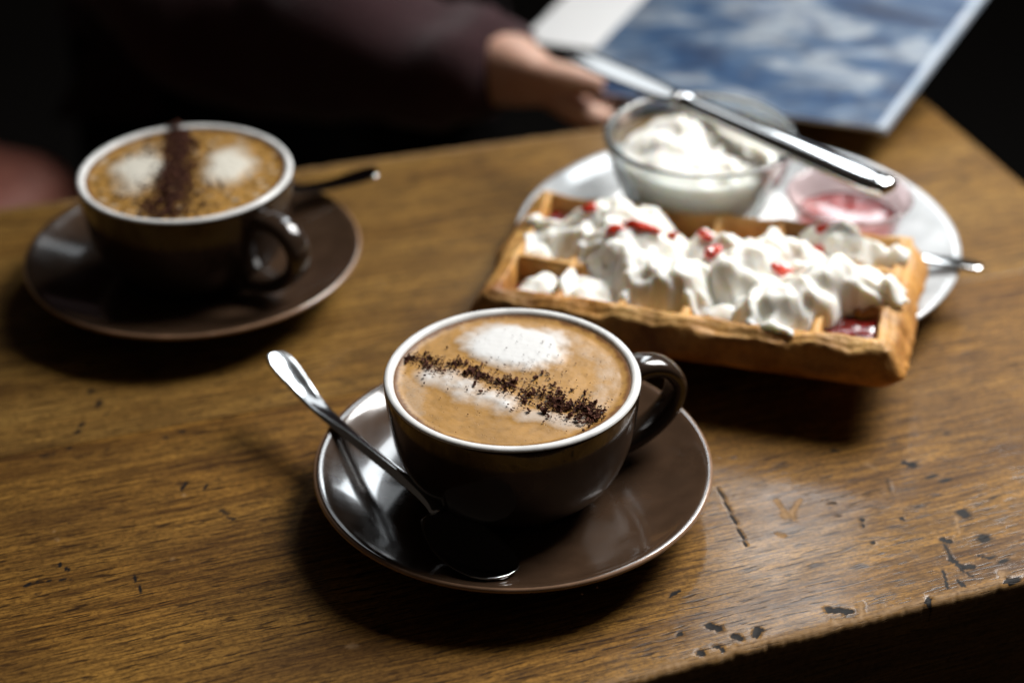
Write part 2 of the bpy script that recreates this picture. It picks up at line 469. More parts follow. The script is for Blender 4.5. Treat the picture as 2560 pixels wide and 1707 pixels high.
# ------------------------------------------------------------------ coffee
def smooth(a, b, x):
    t = min(1, max(0, (x - a) / (b - a))); return t * t * (3 - 2 * t)
def nz(x, y, s, o=0.0): return noise.noise(Vector((x * s, y * s, o)))
def fbm(x, y, s, o=0.0, k=4):
    t, a = 0, .5
    for _ in range(k):
        t += a * nz(x, y, s, o); s *= 2.1; a *= .5; o += 3.3
    return t
def seg_d(x, y, a, b):
    ax, ay = a; bx, by = b
    t = ((x - ax) * (bx - ax) + (y - ay) * (by - ay)) / ((bx - ax) ** 2 + (by - ay) ** 2)
    t = min(1, max(0, t))
    return math.hypot(x - ax - t * (bx - ax), y - ay - t * (by - ay))

COFFEE_Z, COFFEE_R = .0562, .0440
def foam_front(x, y):
    wx = x + .0035 * nz(x, y, 70, 1) + .0014 * nz(x, y, 240, 2)
    wy = y + .0035 * nz(x, y, 70, 5) + .0014 * nz(x, y, 240, 6)
    e1 = math.hypot((wx - .0020) / .0225, (wy - .0225 + .10 * wx) / .0180)
    w1 = 1 - smooth(.56, 1.12, e1 + .14 * fbm(x, y, 260, 3))
    w2 = (.62 + .6 * fbm(x, y, 170, 4)) * (1 - smooth(.0005, .0115, seg_d(wx, wy, (-.0290, .0015), (-.0040, -.0160))))
    w3 = .30 * (1 - smooth(.001, .009, abs(math.hypot(wx, wy) - .0345))) * smooth(-.2, .5, math.cos(math.atan2(wy, wx) - .45)) 
    w4 = .45 * (1 - smooth(.001, .007, seg_d(wx, wy, (.004, -.0235), (.024, -.0285))))
    w5 = .26 * (1 - smooth(.001, .007, seg_d(wx, wy, (-.0400, .0020), (-.0340, -.0190))))
    return max(w1, w2, w3 * (.7 + .6 * fbm(x, y, 180)), w4, w5)
def foam_rear(x, y):
    wx = x + .0040 * nz(x, y, 80, 1) + .002 * nz(x, y, 220, 2)
    wy = y + .0040 * nz(x, y, 80, 5) + .002 * nz(x, y, 220, 6)
    a = 1 - smooth(.25, 1.15, math.hypot((wx + .0205) / .0150, (wy - .004) / .0260))
    b = 1 - smooth(.25, 1.15, math.hypot((wx - .0180) / .0150, (wy - .007) / .0240))
    c = .45 * smooth(.0, .4, fbm(x, y, 190, 8))
    return max(a, b, c)

BAND1 = [(-.0413, .0160), (-.0304, .0105), (-.0189, .0070), (-.0075, .0000), (.0037, -.0059), (.0131, -.0145), (.0239, -.0216), (.0315, -.0258)]
def stain_front(x, y):                                               # melted chocolate round the flakes
    d = min(seg_d(x, y, BAND1[i], BAND1[i + 1]) for i in range(7))
    return .75 * (1 - smooth(.0005, .0048, d)) * smooth(-.10, .30, fbm(x, y, 420, 11))
def coffee_mesh(name, foam_fn, mat, loc, bubbly, parent=None, stain_fn=None):
    N = 170
    verts, idx, fo, ring = [], {}, [], []
    st = 2 * COFFEE_R / N
    nr_, ns = 96, 240
    faces = []
    for i in range(nr_ + 1):
        r = COFFEE_R * (i / nr_) ** .85
        for k in range(ns if i else 1):
            a = 2 * math.pi * k / ns
            x, y = r * math.cos(a), r * math.sin(a)
            fm = foam_fn(x, y)
            edge_n = .0010 * nz(math.cos(a), math.sin(a), 9, 3) + .0007 * nz(math.cos(a), math.sin(a), 30, 4)
            rg = smooth(COFFEE_R - .0026 + edge_n, COFFEE_R - .0008 + edge_n, r)
            z = .0012 * fm * (1 - (r / COFFEE_R) ** 4) + .00012 * fbm(x, y, 120, 7) + bubbly * fbm(x, y, 420, 9) + .0007 * smooth(.040, COFFEE_R, r)
            if stain_fn: rg = max(rg, stain_fn(x, y))
            verts.append((x, y, z)); fo.append(fm); ring.append(rg)
    def vid(i, k): return 0 if i == 0 else 1 + (i - 1) * ns + k % ns
    for i in range(nr_):
        for k in range(ns):
            if i == 0: faces.append((0, vid(1, k), vid(1, k + 1)))
            else: faces.append((vid(i, k), vid(i + 1, k), vid(i + 1, k + 1), vid(i, k + 1)))
    o = mesh_obj(name, verts, faces, mat, parent, loc=loc)
    set_attr(o.data, 'foam', fo); set_attr(o.data, 'ring', ring)
    return o

def coffee_material(name, tan, foam, speck_amt, speck_scale):
    M = NT(name)
    o = M.coord()
    fm = M.n('ShaderNodeAttribute', attribute_name='foam').outputs['Fac']
    rg = M.n('ShaderNodeAttribute', attribute_name='ring').outputs['Fac']
    n1 = M.noise(o, 60, 4, .6); n2 = M.noise(o, 900, 3, .6)
    c = M.mix(M.ramp(n1, [(.35, 0.), (.68, 1.)]), tuple(x * .80 for x in tan), tuple(x * 1.12 for x in tan))
    sp = M.noise(o, speck_scale, 3, .62)
    c = M.mix(M.math('MULTIPLY', M.ramp(sp, [(.50, 0.), (.64, 1.)]), speck_amt), c, tuple(x * .32 for x in tan))
    f2 = M.math('ADD', fm, M.math('MULTIPLY', M.math('SUBTRACT', n2, .5), .22))
    c = M.mix(M.ramp(f2, [(.12, 0.), (.50, .45), (.95, 1.)]), c, foam)
    c = M.mix(M.math('MULTIPLY', rg, .85), c, (.13, .048, .014))
    # pin-prick bubbles
    vo = M.n('ShaderNodeTexVoronoi', i_Scale=620.0); M.l(o, vo.inputs['Vector'])
    few = M.ramp(M.noise(o, 95, 2), [(.52, 0.), (.62, 1.)])
    pin = M.math('MULTIPLY', M.ramp(vo.outputs['Distance'], [(.10, 1.), (.22, 0.)]), few)
    c = M.mix(M.math('MULTIPLY', pin, .7), c, tuple(x * .25 for x in tan))
    M.l(c, M.b.inputs['Base Color'])
    M.s(Roughness=.34, Specular_IOR_Level=.35)
    h = M.math('SUBTRACT', M.math('MULTIPLY', n2, .25), pin)
    M.l(M.bump(h, .30, .0006), M.b.inputs['Normal'])
    return M.m
COF1 = coffee_material('coffee_crema', (.46, .245, .068), (.74, .735, .72), .22, 260)
COF2 = coffee_material('coffee_crema_speckled', (.42, .225, .056), (.76, .72, .62), .95, 300)
coffee = coffee_mesh('coffee', foam_front, COF1, (*CF, COFFEE_Z), .00010, stain_fn=stain_front)
tag(coffee, 'tan coffee with a white foam patch filling the nearest cup', 'coffee', 'coffees in the cups')
coffee2 = coffee_mesh('coffee', foam_rear, COF2, (*CR, COFFEE_Z), .00045)
tag(coffee2, 'speckled coffee with two pale foam patches filling the rear cup', 'coffee', 'coffees in the cups')

CHOC = NT('dark_chocolate')
CHOC.l(CHOC.mix(CHOC.ramp(CHOC.noise(CHOC.coord(), 500, 2), [(.35, 0.), (.7, 1.)]), (.034, .013, .009), (.140, .058, .038)), CHOC.b.inputs['Base Color'])
CHOC.s(Roughness=.85, Specular_IOR_Level=.06); CHOC = CHOC.m

def flakes(name, pts, loc):
    """pts: list of (x, y, z, length)"""
    verts, faces = [], []
    rs = random.Random(hash(len(pts)) & 255)
    for x, y, z, s in pts:
        l, w, t = s * rs.uniform(.7, 1.2), s * rs.uniform(.35, .75), s * rs.uniform(.16, .4)
        R = Matrix.Rotation(rs.uniform(0, 6.28), 3, 'Z') @ Matrix.Rotation(rs.gauss(0, .45), 3, 'X') @ Matrix.Rotation(rs.gauss(0, .45), 3, 'Y')
        b = len(verts)
        bend = rs.uniform(-.35, .5) * l
        for ix in (-1, 0, 1):
            for iy, iz in ((-1, -1), (1, -1), (1, 1), (-1, 1)):
                p = Vector((ix * l / 2 * rs.uniform(.75, 1.15), iy * w / 2 * rs.uniform(.6, 1.1), iz * t / 2 + bend * (.5 - abs(ix)) * .6))
                p = R @ p
                verts.append((x + p.x, y + p.y, z + p.z + t * .4))
        for a in (0, 4):
            for k in range(4):
                faces.append((b + a + k, b + a + (k + 1) % 4, b + a + 4 + (k + 1) % 4, b + a + 4 + k))
        faces.append((b, b + 3, b + 2, b + 1)); faces.append((b + 8, b + 9, b + 10, b + 11))
    o = mesh_obj(name, verts, faces, CHOC, smooth=False, loc=loc)
    return o

rs = random.Random(21)
band = [(-.0413, .0160), (-.0304, .0105), (-.0189, .0070), (-.0075, .0000), (.0037, -.0059), (.0131, -.0145), (.0239, -.0216), (.0315, -.0258)]
dens = [.45, .95, 1.1, .95, 1.1, 1.6, 2.0, 1.7]
wid = [.0036, .0046, .0048, .0056, .0060, .0064, .0052, .0034]
pts = []
for i in range(len(band) - 1):
    n = int(270 * (dens[i] + dens[i + 1]) / 2)
    for _ in range(n):
        t = rs.random(); w = wid[i] * (1 - t) + wid[i + 1] * t
        x = band[i][0] * (1 - t) + band[i + 1][0] * t; y = band[i][1] * (1 - t) + band[i + 1][1] * t
        d = rs.gauss(0, .62 if rs.random() < .75 else 1.15) * w; a = rs.gauss(0, .25) * w
        x += d * .5 + a; y += d * .85
        if math.hypot(x, y) > .0425: continue
        cl_ = nz(x, y, 150, 2) + .6 * nz(x, y, 330, 5)
        if cl_ < (.0 if i < 5 else -.1) and rs.random() < .68: continue        # clumps and gaps
        big = rs.random()
        s = rs.uniform(.0003, .0008) if big < .68 else rs.uniform(.0008, .0014) if big < .95 else rs.uniform(.0014, .0026)
        z = .0006 + .0012 * foam_front(x, y) + (rs.uniform(0, .0007) if i >= 4 and abs(d) < w * .6 else 0)
        pts.append((x, y, z, s))
for _ in range(130):                                                  # stray crumbs
    a = rs.uniform(0, 6.28); x, y = .010 + rs.gauss(0, .017), .000 + rs.gauss(0, .012)
    if math.hypot(x, y) < .041: pts.append((x, y, .0005 + .0012 * foam_front(x, y), rs.uniform(.0003, .0008)))
ch1 = flakes('chocolate_flakes', pts, (*CF, COFFEE_Z))
tag(ch1, 'dark chocolate flakes scattered diagonally over the foam of the nearest coffee', 'chocolate', kind='stuff')

rs = random.Random(4)
band = [(-.0102, .0455), (-.0065, .0300), (-.0048, .0040), (-.0037, -.0168), (-.0032, -.0400)]
wid = [.0020, .0072, .0092, .0100, .0105]
pts = []
for i in range(4):
    for _ in range(700):
        t = rs.random(); w = wid[i] * (1 - t) + wid[i + 1] * t
        x = band[i][0] * (1 - t) + band[i + 1][0] * t; y = band[i][1] * (1 - t) + band[i + 1][1] * t
        d = rs.gauss(0, .46 if rs.random() < .72 else 1.0) * w
        if nz(x + d, y, 300, 6) < -.15 and rs.random() < .7: continue
        x += d; y += rs.gauss(0, .001)
        if math.hypot(x, y) > (.0462 if y > 0 else .0432): continue
        pts.append((x, y, .0008 + rs.uniform(0, .0011) * max(0, 1 - abs(d) / w) + (.0022 if math.hypot(x, y) > .0437 else 0), rs.uniform(.0005, .0019)))
for _ in range(200):
    x, y = -.004 + rs.gauss(0, .011), rs.gauss(-.012, .012)
    if math.hypot(x, y) < .041: pts.append((x, y, .0008, rs.uniform(.0004, .001)))
ch2 = flakes('chocolate_flakes', pts, (*CR, COFFEE_Z))
tag(ch2, 'thick dark stripe of chocolate flakes across the rear coffee', 'chocolate', kind='stuff')

# crumbs dropped on the near saucer
for k, (x, y, z) in enumerate(((.0290, .5110, .0120), (.0235, .5065, .0128))):
    o = mesh_obj('crumb', [(0, 0, 0), (.0009, .0001, 0), (.0006, .0008, .0001), (-.0001, .0006, 0), (.0003, .0004, .0007)], [(0, 1, 4), (1, 2, 4), (2, 3, 4), (3, 0, 4), (0, 3, 2, 1)], TAN, smooth=False, loc=(x, y, z))
    tag(o, ['tiny pale crumb on the near saucer, nearer the cup', 'tiny pale crumb on the near saucer, nearer the spoon bowl'][k], 'crumb', 'crumbs on the near saucer')

# ================================================================== cutlery
def loft(stations, seg_y, mats, name, parent):
    """stations: (x, halfwidth, z_edge, depth, thickness): a shell strip with thickness"""
    verts, faces = [], []
    m_ = seg_y
    ring = 2 * m_ + 2
    for (x, w, ze, dp, th) in stations:
        topr, botr = [], []
        for k in range(m_ + 1):
            j = math.sin((k / m_ * 2 - 1) * math.pi / 2)
            zz = ze - dp * (1 - j * j)
            e = math.sqrt(max(0, 1 - j ** 8))
            topr.append((x, w * j, zz + th / 2 * e)); botr.append((x, w * j, zz - th / 2 * e))
        verts += topr + botr[::-1]
    n = len(stations)
    for i in range(n - 1):
        for k in range(ring):
            k2 = (k + 1) % ring
            faces.append((i * ring + k, i * ring + k2, (i + 1) * ring + k2, (i + 1) * ring + k))
    faces.append(tuple(range(ring))); faces.append(tuple((n - 1) * ring + k for k in range(ring)))
    return mesh_obj(name, verts, faces, mats, parent)

def teaspoon(loc, ang, tilt_z=0, scale=1.0):
    e = empty('teaspoon', loc, ang)
    e.rotation_euler = (0, -tilt_z, ang)
    e.scale = (scale,) * 3
    # bowl, local x from bowl tip to handle
    st = []
    for i in range(25):
        u = i / 24; x = -.0215 + .0425 * u
        w = .0143 * math.sqrt(max(1e-4, 1 - (2 * (u * .93) ** .86 - 1) ** 2)) if u < .97 else .0042
        w = max(w, .0012 if u < .5 else .0034)
        dp = .0042 * max(0, 1 - (2 * u - 1) ** 2) ** .8
        ze = .0078 + .0030 * u ** 3 + .0008 * (1 - u) ** 4
        st.append((x, w, ze, dp, .0013))
    loft(st, 14, STEEL, 'bowl', e)
    hs = spline([(.0206, .0034, .0110, -.0002, .0020), (.026, .0027, .0118, -.0006, .0024), (.036, .0025, .0122, -.0008, .0026), (.055, .0026, .0116, -.0008, .0024),
                 (.080, .0030, .0108, -.0006, .0021), (.105, .0041, .0112, .0004, .0019), (.120, .0054, .0136, .0007, .0018), (.130, .0062, .0156, .0008, .0017), (.136, .0058, .0168, .0006, .0016), (.1395, .0040, .0174, .0003, .0014), (.1405, .0010, .0175, 0, .0010)], 5)
    loft([tuple(p) for p in hs], 10, STEEL, 'handle', e)
    return e
a_sp = math.atan2(.642 - .527, -.1005 + .0170)
sp1 = teaspoon((-.0170, .527, .0093), a_sp)
sp1.rotation_euler.x = math.radians(11)
tag(sp1, 'steel teaspoon resting on the near saucer with its handle over the left rim', 'spoon', 'steel teaspoons')
a_r = math.atan2(.794 - .785, -.0889 + .183)
sp2 = teaspoon((-.1700, .7850, .0108), a_r, math.radians(3.0), .77)
sp2.scale = (.77, 1.2, .77)
tag(sp2, 'steel teaspoon behind the rear cup, its dark handle pointing right', 'spoon', 'steel teaspoons')

# ================================================================== plate with waffle
PC = (.103, .752)
pp = spline([(0, .0075), (.030, .0075), (.058, .0078), (.068, .0092), (.076, .0122), (.088, .0160), (.0980, .0182)], 4)
pp = [tuple(p) for p in pp] + [(.1000, .0186), (.1012, .0182), (.1014, .0172), (.1000, .0162), (.086, .0125), (.070, .0062), (.062, .0035), (.0605, 0), (.057, 0), (.056, .003), (0, .0035)]
v, f, mi = lathe(pp, 128)
plate = mesh_obj('plate', v, f, PLATE, loc=(*PC, .0003))
tag(plate, 'round white plate under the waffle and the two small bowls', 'plate')

# ---- waffle: pocketed top, flared sides
WAF = NT('waffle_crust')
o_ = WAF.coord()
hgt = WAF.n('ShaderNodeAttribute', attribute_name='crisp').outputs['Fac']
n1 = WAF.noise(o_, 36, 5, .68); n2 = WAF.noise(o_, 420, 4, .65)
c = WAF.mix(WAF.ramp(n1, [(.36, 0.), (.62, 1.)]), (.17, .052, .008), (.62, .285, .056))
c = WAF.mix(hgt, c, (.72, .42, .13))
c = WAF.mix(WAF.ramp(n2, [(.50, 0.), (.72, .40)]), c, (.26, .085, .014))
WAF.l(c, WAF.b.inputs['Base Color']); WAF.s(Roughness=.55, Subsurface_Weight=.10, Subsurface_Scale=.002)
WAF.l(WAF.bump(n2, .5, .0010), WAF.b.inputs['Normal'])
WAF = WAF.m

WC = np.array((.0820, .6941)); WANG = math.radians(-15.9)
WL, WW = .1675, .0965                                            # size of the top face
NCX, NCY = 6, 3
BORD = .0042; PX = (WL - 2 * BORD) / NCX; PY = (WW - 2 * BORD) / NCY
TOPZ, FLZ, BOTZ, PDEP = .0375, .0245, .0180, .0130
def w2l(x, y):
    dx, dy = x - WC[0], y - WC[1]
    return dx * math.cos(WANG) + dy * math.sin(WANG), -dx * math.sin(WANG) + dy * math.cos(WANG)
def pocket(x, y):
    ux = (x + WL / 2 - BORD) / PX; uy = (y + WW / 2 - BORD) / PY
    if not (0 <= ux <= NCX and 0 <= uy <= NCY): return 0
    fx = abs(ux - math.floor(ux) - .5) * PX; fy = abs(uy - math.floor(uy) - .5) * PY
    d = min(PX / 2 - fx, PY / 2 - fy)                            # distance to the wall's middle line
    return smooth(.0013, .0036, d)
def waffle():
    nx, ny = 200, 126
    verts, faces, cr = [], [], []
    def add(x, y, z, cv):
        verts.append((x, y, z)); cr.append(cv); return len(verts) - 1
    g = {}
    for i in range(nx + 1):
        for j in range(ny + 1):
            x = -WL / 2 + WL * i / nx; y = -WW / 2 + WW * j / ny
            ex = min(i, nx - i) / nx * WL; ey = min(j, ny - j) / ny * WW; ed = min(ex, ey)
            pk = pocket(x, y)
            rnd = .0022 * (1 - smooth(0, .0035, ed))
            wobx = .0014 * nz(x, y, 45, 1) + .0006 * nz(x, y, 160, 3)
            woby = .0014 * nz(x, y, 45, 7) + .0006 * nz(x, y, 160, 9)
            z = TOPZ - PDEP * pk - rnd + .0011 * nz(x, y, 60, 12) + .0006 * nz(x, y, 240, 15) + .0013 * nz(x, y, 22, 17)
            if ed < BORD:
                ph = (x + WL / 2 - BORD) / PX if ey < ex else (y + WW / 2 - BORD) / PY
                z -= .0015 * (.5 - .5 * math.cos(2 * math.pi * ph))
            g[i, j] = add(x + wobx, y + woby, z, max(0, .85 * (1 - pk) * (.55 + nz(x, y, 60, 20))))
    for i in range(nx):
        for j in range(ny):
            faces.append((g[i, j], g[i + 1, j], g[i + 1, j + 1], g[i, j + 1]))
    loop = [(i, 0) for i in range(nx)] + [(nx, j) for j in range(ny)] + [(i, ny) for i in range(nx, 0, -1)] + [(0, j) for j in range(ny, 0, -1)]
    prev = [g[k] for k in loop]
    ncor = .006
    for step, (out, z) in enumerate(((.0024, TOPZ - .0040), (.0048, TOPZ - .0075), (.0070, FLZ + .0012), (.0080, FLZ - .0006), (.0062, FLZ - .0026), (.0036, FLZ - .0048), (.0005, BOTZ + .0012), (-.004, BOTZ))):
        cur = []
        for (i, j) in loop:
            x = -WL / 2 + WL * i / nx; y = -WW / 2 + WW * j / ny
            # outward direction, rounded at the corners
            cx = max(-WL / 2 + ncor, min(WL / 2 - ncor, x)); cy = max(-WW / 2 + ncor, min(WW / 2 - ncor, y))
            d = Vector((x - cx, y - cy)); 
            q = d.length
            d = d.normalized() if q > 1e-6 else Vector((0, 0))
            fr = 1 - .55 * abs(d.y) ** 2                    # the front side stands steeper
            k = out * (fr if out > 0 else 1) + (q and (min(q, ncor) - q))
            nzv = nz(x, y, 42, 30 + step * .25)
            nzf = nz(x, y, 190, 40 + step * .4)
            k += .0022 * nzv * min(1, step / 2) + .0008 * nzf + (.0016 * max(0, nz(x, y, 70, 60)) if 3 <= step <= 5 else 0) + (.0014 * max(0, nz(x, y, 95, 50)) if step in (2, 3) else 0)
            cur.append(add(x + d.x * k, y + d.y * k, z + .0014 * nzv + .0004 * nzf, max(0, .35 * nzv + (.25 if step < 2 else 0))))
        nL = len(loop)
        for a in range(nL):
            b = (a + 1) % nL
            faces.append((prev[a], cur[a], cur[b], prev[b]))
        prev = cur
    faces.append(tuple(prev))
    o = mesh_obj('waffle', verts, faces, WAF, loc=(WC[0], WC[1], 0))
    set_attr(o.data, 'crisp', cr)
    o.rotation_euler = (0, 0, WANG)
    tag(o, 'golden rectangular waffle on the white plate, topped with cream', 'waffle')
    return o
waf = waffle()

# ---- jam pools in pockets
def jam_pool(ci, cj, lev, seed):
    x0 = -WL / 2 + BORD + PX * (ci + .5); y0 = -WW / 2 + BORD + PY * (cj + .5)
    N = 16; verts, faces = [], []
    for a in range(N + 1):
        for b in range(N + 1):
            x = x0 + PX * .94 * (a / N - .5); y = y0 + PY * .94 * (b / N - .5)
            e = max(abs(a / N - .5), abs(b / N - .5)) * 2
            verts.append((x, y, lev + .0014 * nz(x, y, 150, seed) + .0010 * nz(x, y, 420, seed) - .0016 * smooth(.75, 1, e)))
    for a in range(N):
        for b in range(N):
            i = a * (N + 1) + b
            faces.append((i, i + N + 1, i + N + 2, i + 1))
    base = len(verts)
    bord = [a * (N + 1) for a in range(N + 1)] + [N * (N + 1) + b for b in range(1, N + 1)] + [a * (N + 1) + N for a in range(N - 1, -1, -1)] + [b for b in range(N - 1, 0, -1)]
    for k in bord:
        x, y, z = verts[k]; verts.append((x0 + (x - x0) * .8, y0 + (y - y0) * .8, TOPZ - PDEP - .001))
    nb = len(bord)
    for k in range(nb): faces.append((bord[k], bord[(k + 1) % nb], base + (k + 1) % nb, base + k))
    faces.append(tuple(base + k for k in range(nb)))
    o = mesh_obj('jam', verts, faces, JAM, loc=(WC[0], WC[1], 0)); o.rotation_euler = (0, 0, WANG)
    return o
for ci, cj, lev, lab in ((5, 0, .0320, "dark red jam in the waffle's front right corner pocket"), (2, 0, .0285, 'dark jam in the third front row pocket from the left of the waffle'),
                         (0, 0, .0280, "dark jam in the waffle's front left corner pocket"), (5, 1, .0330, "red jam in the pocket by the waffle's right edge behind the right cream dollop"),
                         (4, 0, .0290, 'red jam in the pocket under the front right cream dollop'), (0, 2, .0310, "red jam in the waffle's back left corner pocket"),
                         (3, 0, .0275, 'dark jam in the fourth front row pocket from the left of the waffle'), (5, 2, .0300, "dark jam in the waffle's back right corner pocket"), (1, 0, .0280, "dark jam in the waffle's front pocket second from the left")):
    tag(jam_pool(ci, cj, lev, ci * 3.1 + cj), lab, 'jam', 'jam in the waffle pockets')

# ---- whipped cream: blobs fused, then folded and torn by noise
def cream_mass(name, blobs, voxel, seed, amp=1.0):
    st = .00075
    x0 = min(b[0] - 2 * b[3] for b in blobs); x1 = max(b[0] + 2 * b[3] for b in blobs)
    y0 = min(b[1] - 2 * b[3] for b in blobs); y1 = max(b[1] + 2 * b[3] for b in blobs)
    nx, ny = int((x1 - x0) / st), int((y1 - y0) / st)
    T = np.zeros((nx + 1, ny + 1)); top = np.zeros_like(T); bot = np.zeros_like(T); pos = np.zeros((nx + 1, ny + 1, 2))
    B = np.array(blobs); R = B[:, 3] * 1.78; Hh = np.maximum((B[:, 2] + .38 * B[:, 3] - TOPZ + .0008) * .62, .0026)
    for i_ in range(nx + 1):
        for j_ in range(ny + 1):
            x, y = x0 + i_ * st, y0 + j_ * st
            v = Vector((x, y, seed))
            w1 = noise.noise_vector(v * 85) * .0042 + noise.noise_vector(v * 210) * .0020
            wx, wy = x + w1.x, y + w1.y
            d2 = ((B[:, 0] - wx) ** 2 + (B[:, 1] - wy) ** 2) / R ** 2
            t = Hh * np.clip(1 - d2, 0, 1) ** .72
            e = float((t ** 3.5).sum() ** (1 / 3.5))
            lx, ly = w2l(x, y)
            base = TOPZ - .0062 * pocket(lx, ly) * (1 - min(1, e / .010)) - .0004
            if e > 1e-5:
                q = Vector((x, y, 0)) + noise.noise_vector(v * 60 + Vector((3, 8, 1))) * .0110
                c1 = q.x * 40 + q.y * 62; c2 = q.x * -66 + q.y * 44
                s1 = c1 - math.floor(c1); s2 = c2 - math.floor(c2)
                f1 = s1 / .82 if s1 < .82 else (1 - s1) / .18         # long rise, short drop: an overlapping smear
                f2 = s2 / .74 if s2 < .74 else (1 - s2) / .26
                f1 = f1 * f1 * (3 - 2 * f1); f2 = f2 * f2 * (3 - 2 * f2)
                g = .5 + .5 * noise.noise(v * 100 + Vector((7, 7, 7)))
                fold = (f1 * g + f2 * (1 - g)) - .5
                body = min(1, e / .0055)
                rid = 1 - 2 * abs(noise.noise(q * 150 + Vector((2, 5, seed))))
                e += body * (.0032 * fold + .0022 * noise.noise(v * 130) + .0012 * rid + .00035 * noise.noise(v * 480))
                e = max(e, .0002)
            T[i_, j_] = e; top[i_, j_] = base + e; bot[i_, j_] = base - .0012
            # lean the folds a little so that some edges overhang
            pos[i_, j_] = (x - .12 * e, y - .15 * e)
    for _ in range(4):                                              # soften single-cell steps
        sm_ = top.copy()
        sm_[1:-1, 1:-1] = .5 * top[1:-1, 1:-1] + .125 * (top[:-2, 1:-1] + top[2:, 1:-1] + top[1:-1, :-2] + top[1:-1, 2:])
        top = np.where(T > 1e-5, sm_, top)
    cell = (T[:-1, :-1] > 1e-5) & (T[1:, :-1] > 1e-5) & (T[:-1, 1:] > 1e-5) & (T[1:, 1:] > 1e-5)
    vid, verts, faces = {}, [], []
    def gv(a, b, lay):
        k = (a, b, lay)
        if k not in vid:
            vid[k] = len(verts)
            verts.append((pos[a, b, 0], pos[a, b, 1], top[a, b] if lay == 0 else bot[a, b]))
        return vid[k]
    cl = lambda a, b: 0 <= a < nx and 0 <= b < ny and cell[a, b]
    for a, b in np.argwhere(cell):
        faces.append((gv(a, b, 0), gv(a + 1, b, 0), gv(a + 1, b + 1, 0), gv(a, b + 1, 0)))
        faces.append((gv(a, b, 1), gv(a, b + 1, 1), gv(a + 1, b + 1, 1), gv(a + 1, b, 1)))
        for (da, db), (p, q_) in (((-1, 0), ((a, b + 1), (a, b))), ((1, 0), ((a + 1, b), (a + 1, b + 1))), ((0, -1), ((a, b), (a + 1, b))), ((0, 1), ((a + 1, b + 1), (a, b + 1)))):
            if not cl(a + da, b + db):
                faces.append((gv(*p, 0), gv(*q_, 0), gv(*q_, 1), gv(*p, 1))[::-1])
    o = mesh_obj(name, verts, faces, CREAM)
    return o
CR_A = [(0.0358, 0.7309, 0.046, 0.007), (0.0433, 0.7284, 0.049, 0.009), (0.0504, 0.7194, 0.051, 0.009), (0.0589, 0.7192, 0.05, 0.009), (0.0296, 0.7186, 0.043, 0.007), (0.0192, 0.7204, 0.041, 0.006), (0.0405, 0.7093, 0.047, 0.009), (0.0512, 0.7021, 0.052, 0.009), (0.0612, 0.698, 0.051, 0.009), (0.0689, 0.6993, 0.047, 0.008), (0.0491, 0.6939, 0.046, 0.01), (0.0591, 0.6792, 0.048, 0.01), (0.0686, 0.6738, 0.049, 0.009), (0.0752, 0.6752, 0.046, 0.007), (0.0283, 0.679, 0.04, 0.007), (0.0356, 0.6769, 0.038, 0.006), (0.0808, 0.6748, 0.042, 0.006), (0.0894, 0.6781, 0.041, 0.005), (0.0662, 0.6732, 0.042, 0.006), (0.0504, 0.6845, 0.044, 0.007), (0.0283, 0.6785, 0.0375, 0.006), (0.0383, 0.6759, 0.0375, 0.006), (0.0538, 0.6768, 0.04, 0.006), (0.0222, 0.7222, 0.04, 0.006), (0.0156, 0.7302, 0.04, 0.005)]
CR_B = [(0.0868, 0.7028, 0.047, 0.007), (0.0917, 0.6975, 0.051, 0.008), (0.0971, 0.6882, 0.052, 0.009), (0.094, 0.6823, 0.047, 0.009), (0.085, 0.6822, 0.045, 0.008), (0.1048, 0.6895, 0.048, 0.008), (0.1147, 0.7024, 0.047, 0.008), (0.1204, 0.6967, 0.048, 0.008), (0.1242, 0.6889, 0.045, 0.007), (0.1053, 0.6835, 0.043, 0.007), (0.113, 0.6872, 0.044, 0.007), (0.079, 0.6971, 0.045, 0.007)]
CR_C = [(0.1354, 0.7151, 0.044, 0.006), (0.1432, 0.7114, 0.046, 0.007), (0.1508, 0.7054, 0.045, 0.006), (0.1587, 0.7012, 0.043, 0.005), (0.1647, 0.6971, 0.041, 0.004)]
CR_D = [(0.1009, 0.6605, 0.043, 0.007), (0.1096, 0.6675, 0.045, 0.007), (0.1164, 0.6588, 0.047, 0.008), (0.1125, 0.6520, 0.042, 0.0065), (0.1235, 0.6640, 0.05, 0.009), (0.1335, 0.6710, 0.053, 0.008), (0.1407, 0.6735, 0.05, 0.008), (0.1478, 0.6715, 0.047, 0.008), (0.1546, 0.6690, 0.043, 0.006), (0.1106, 0.6517, 0.041, 0.006), (0.1373, 0.6766, 0.053, 0.005), (0.1095, 0.6470, 0.039, 0.005), (0.1039, 0.6533, 0.038, 0.006)]
creams = []
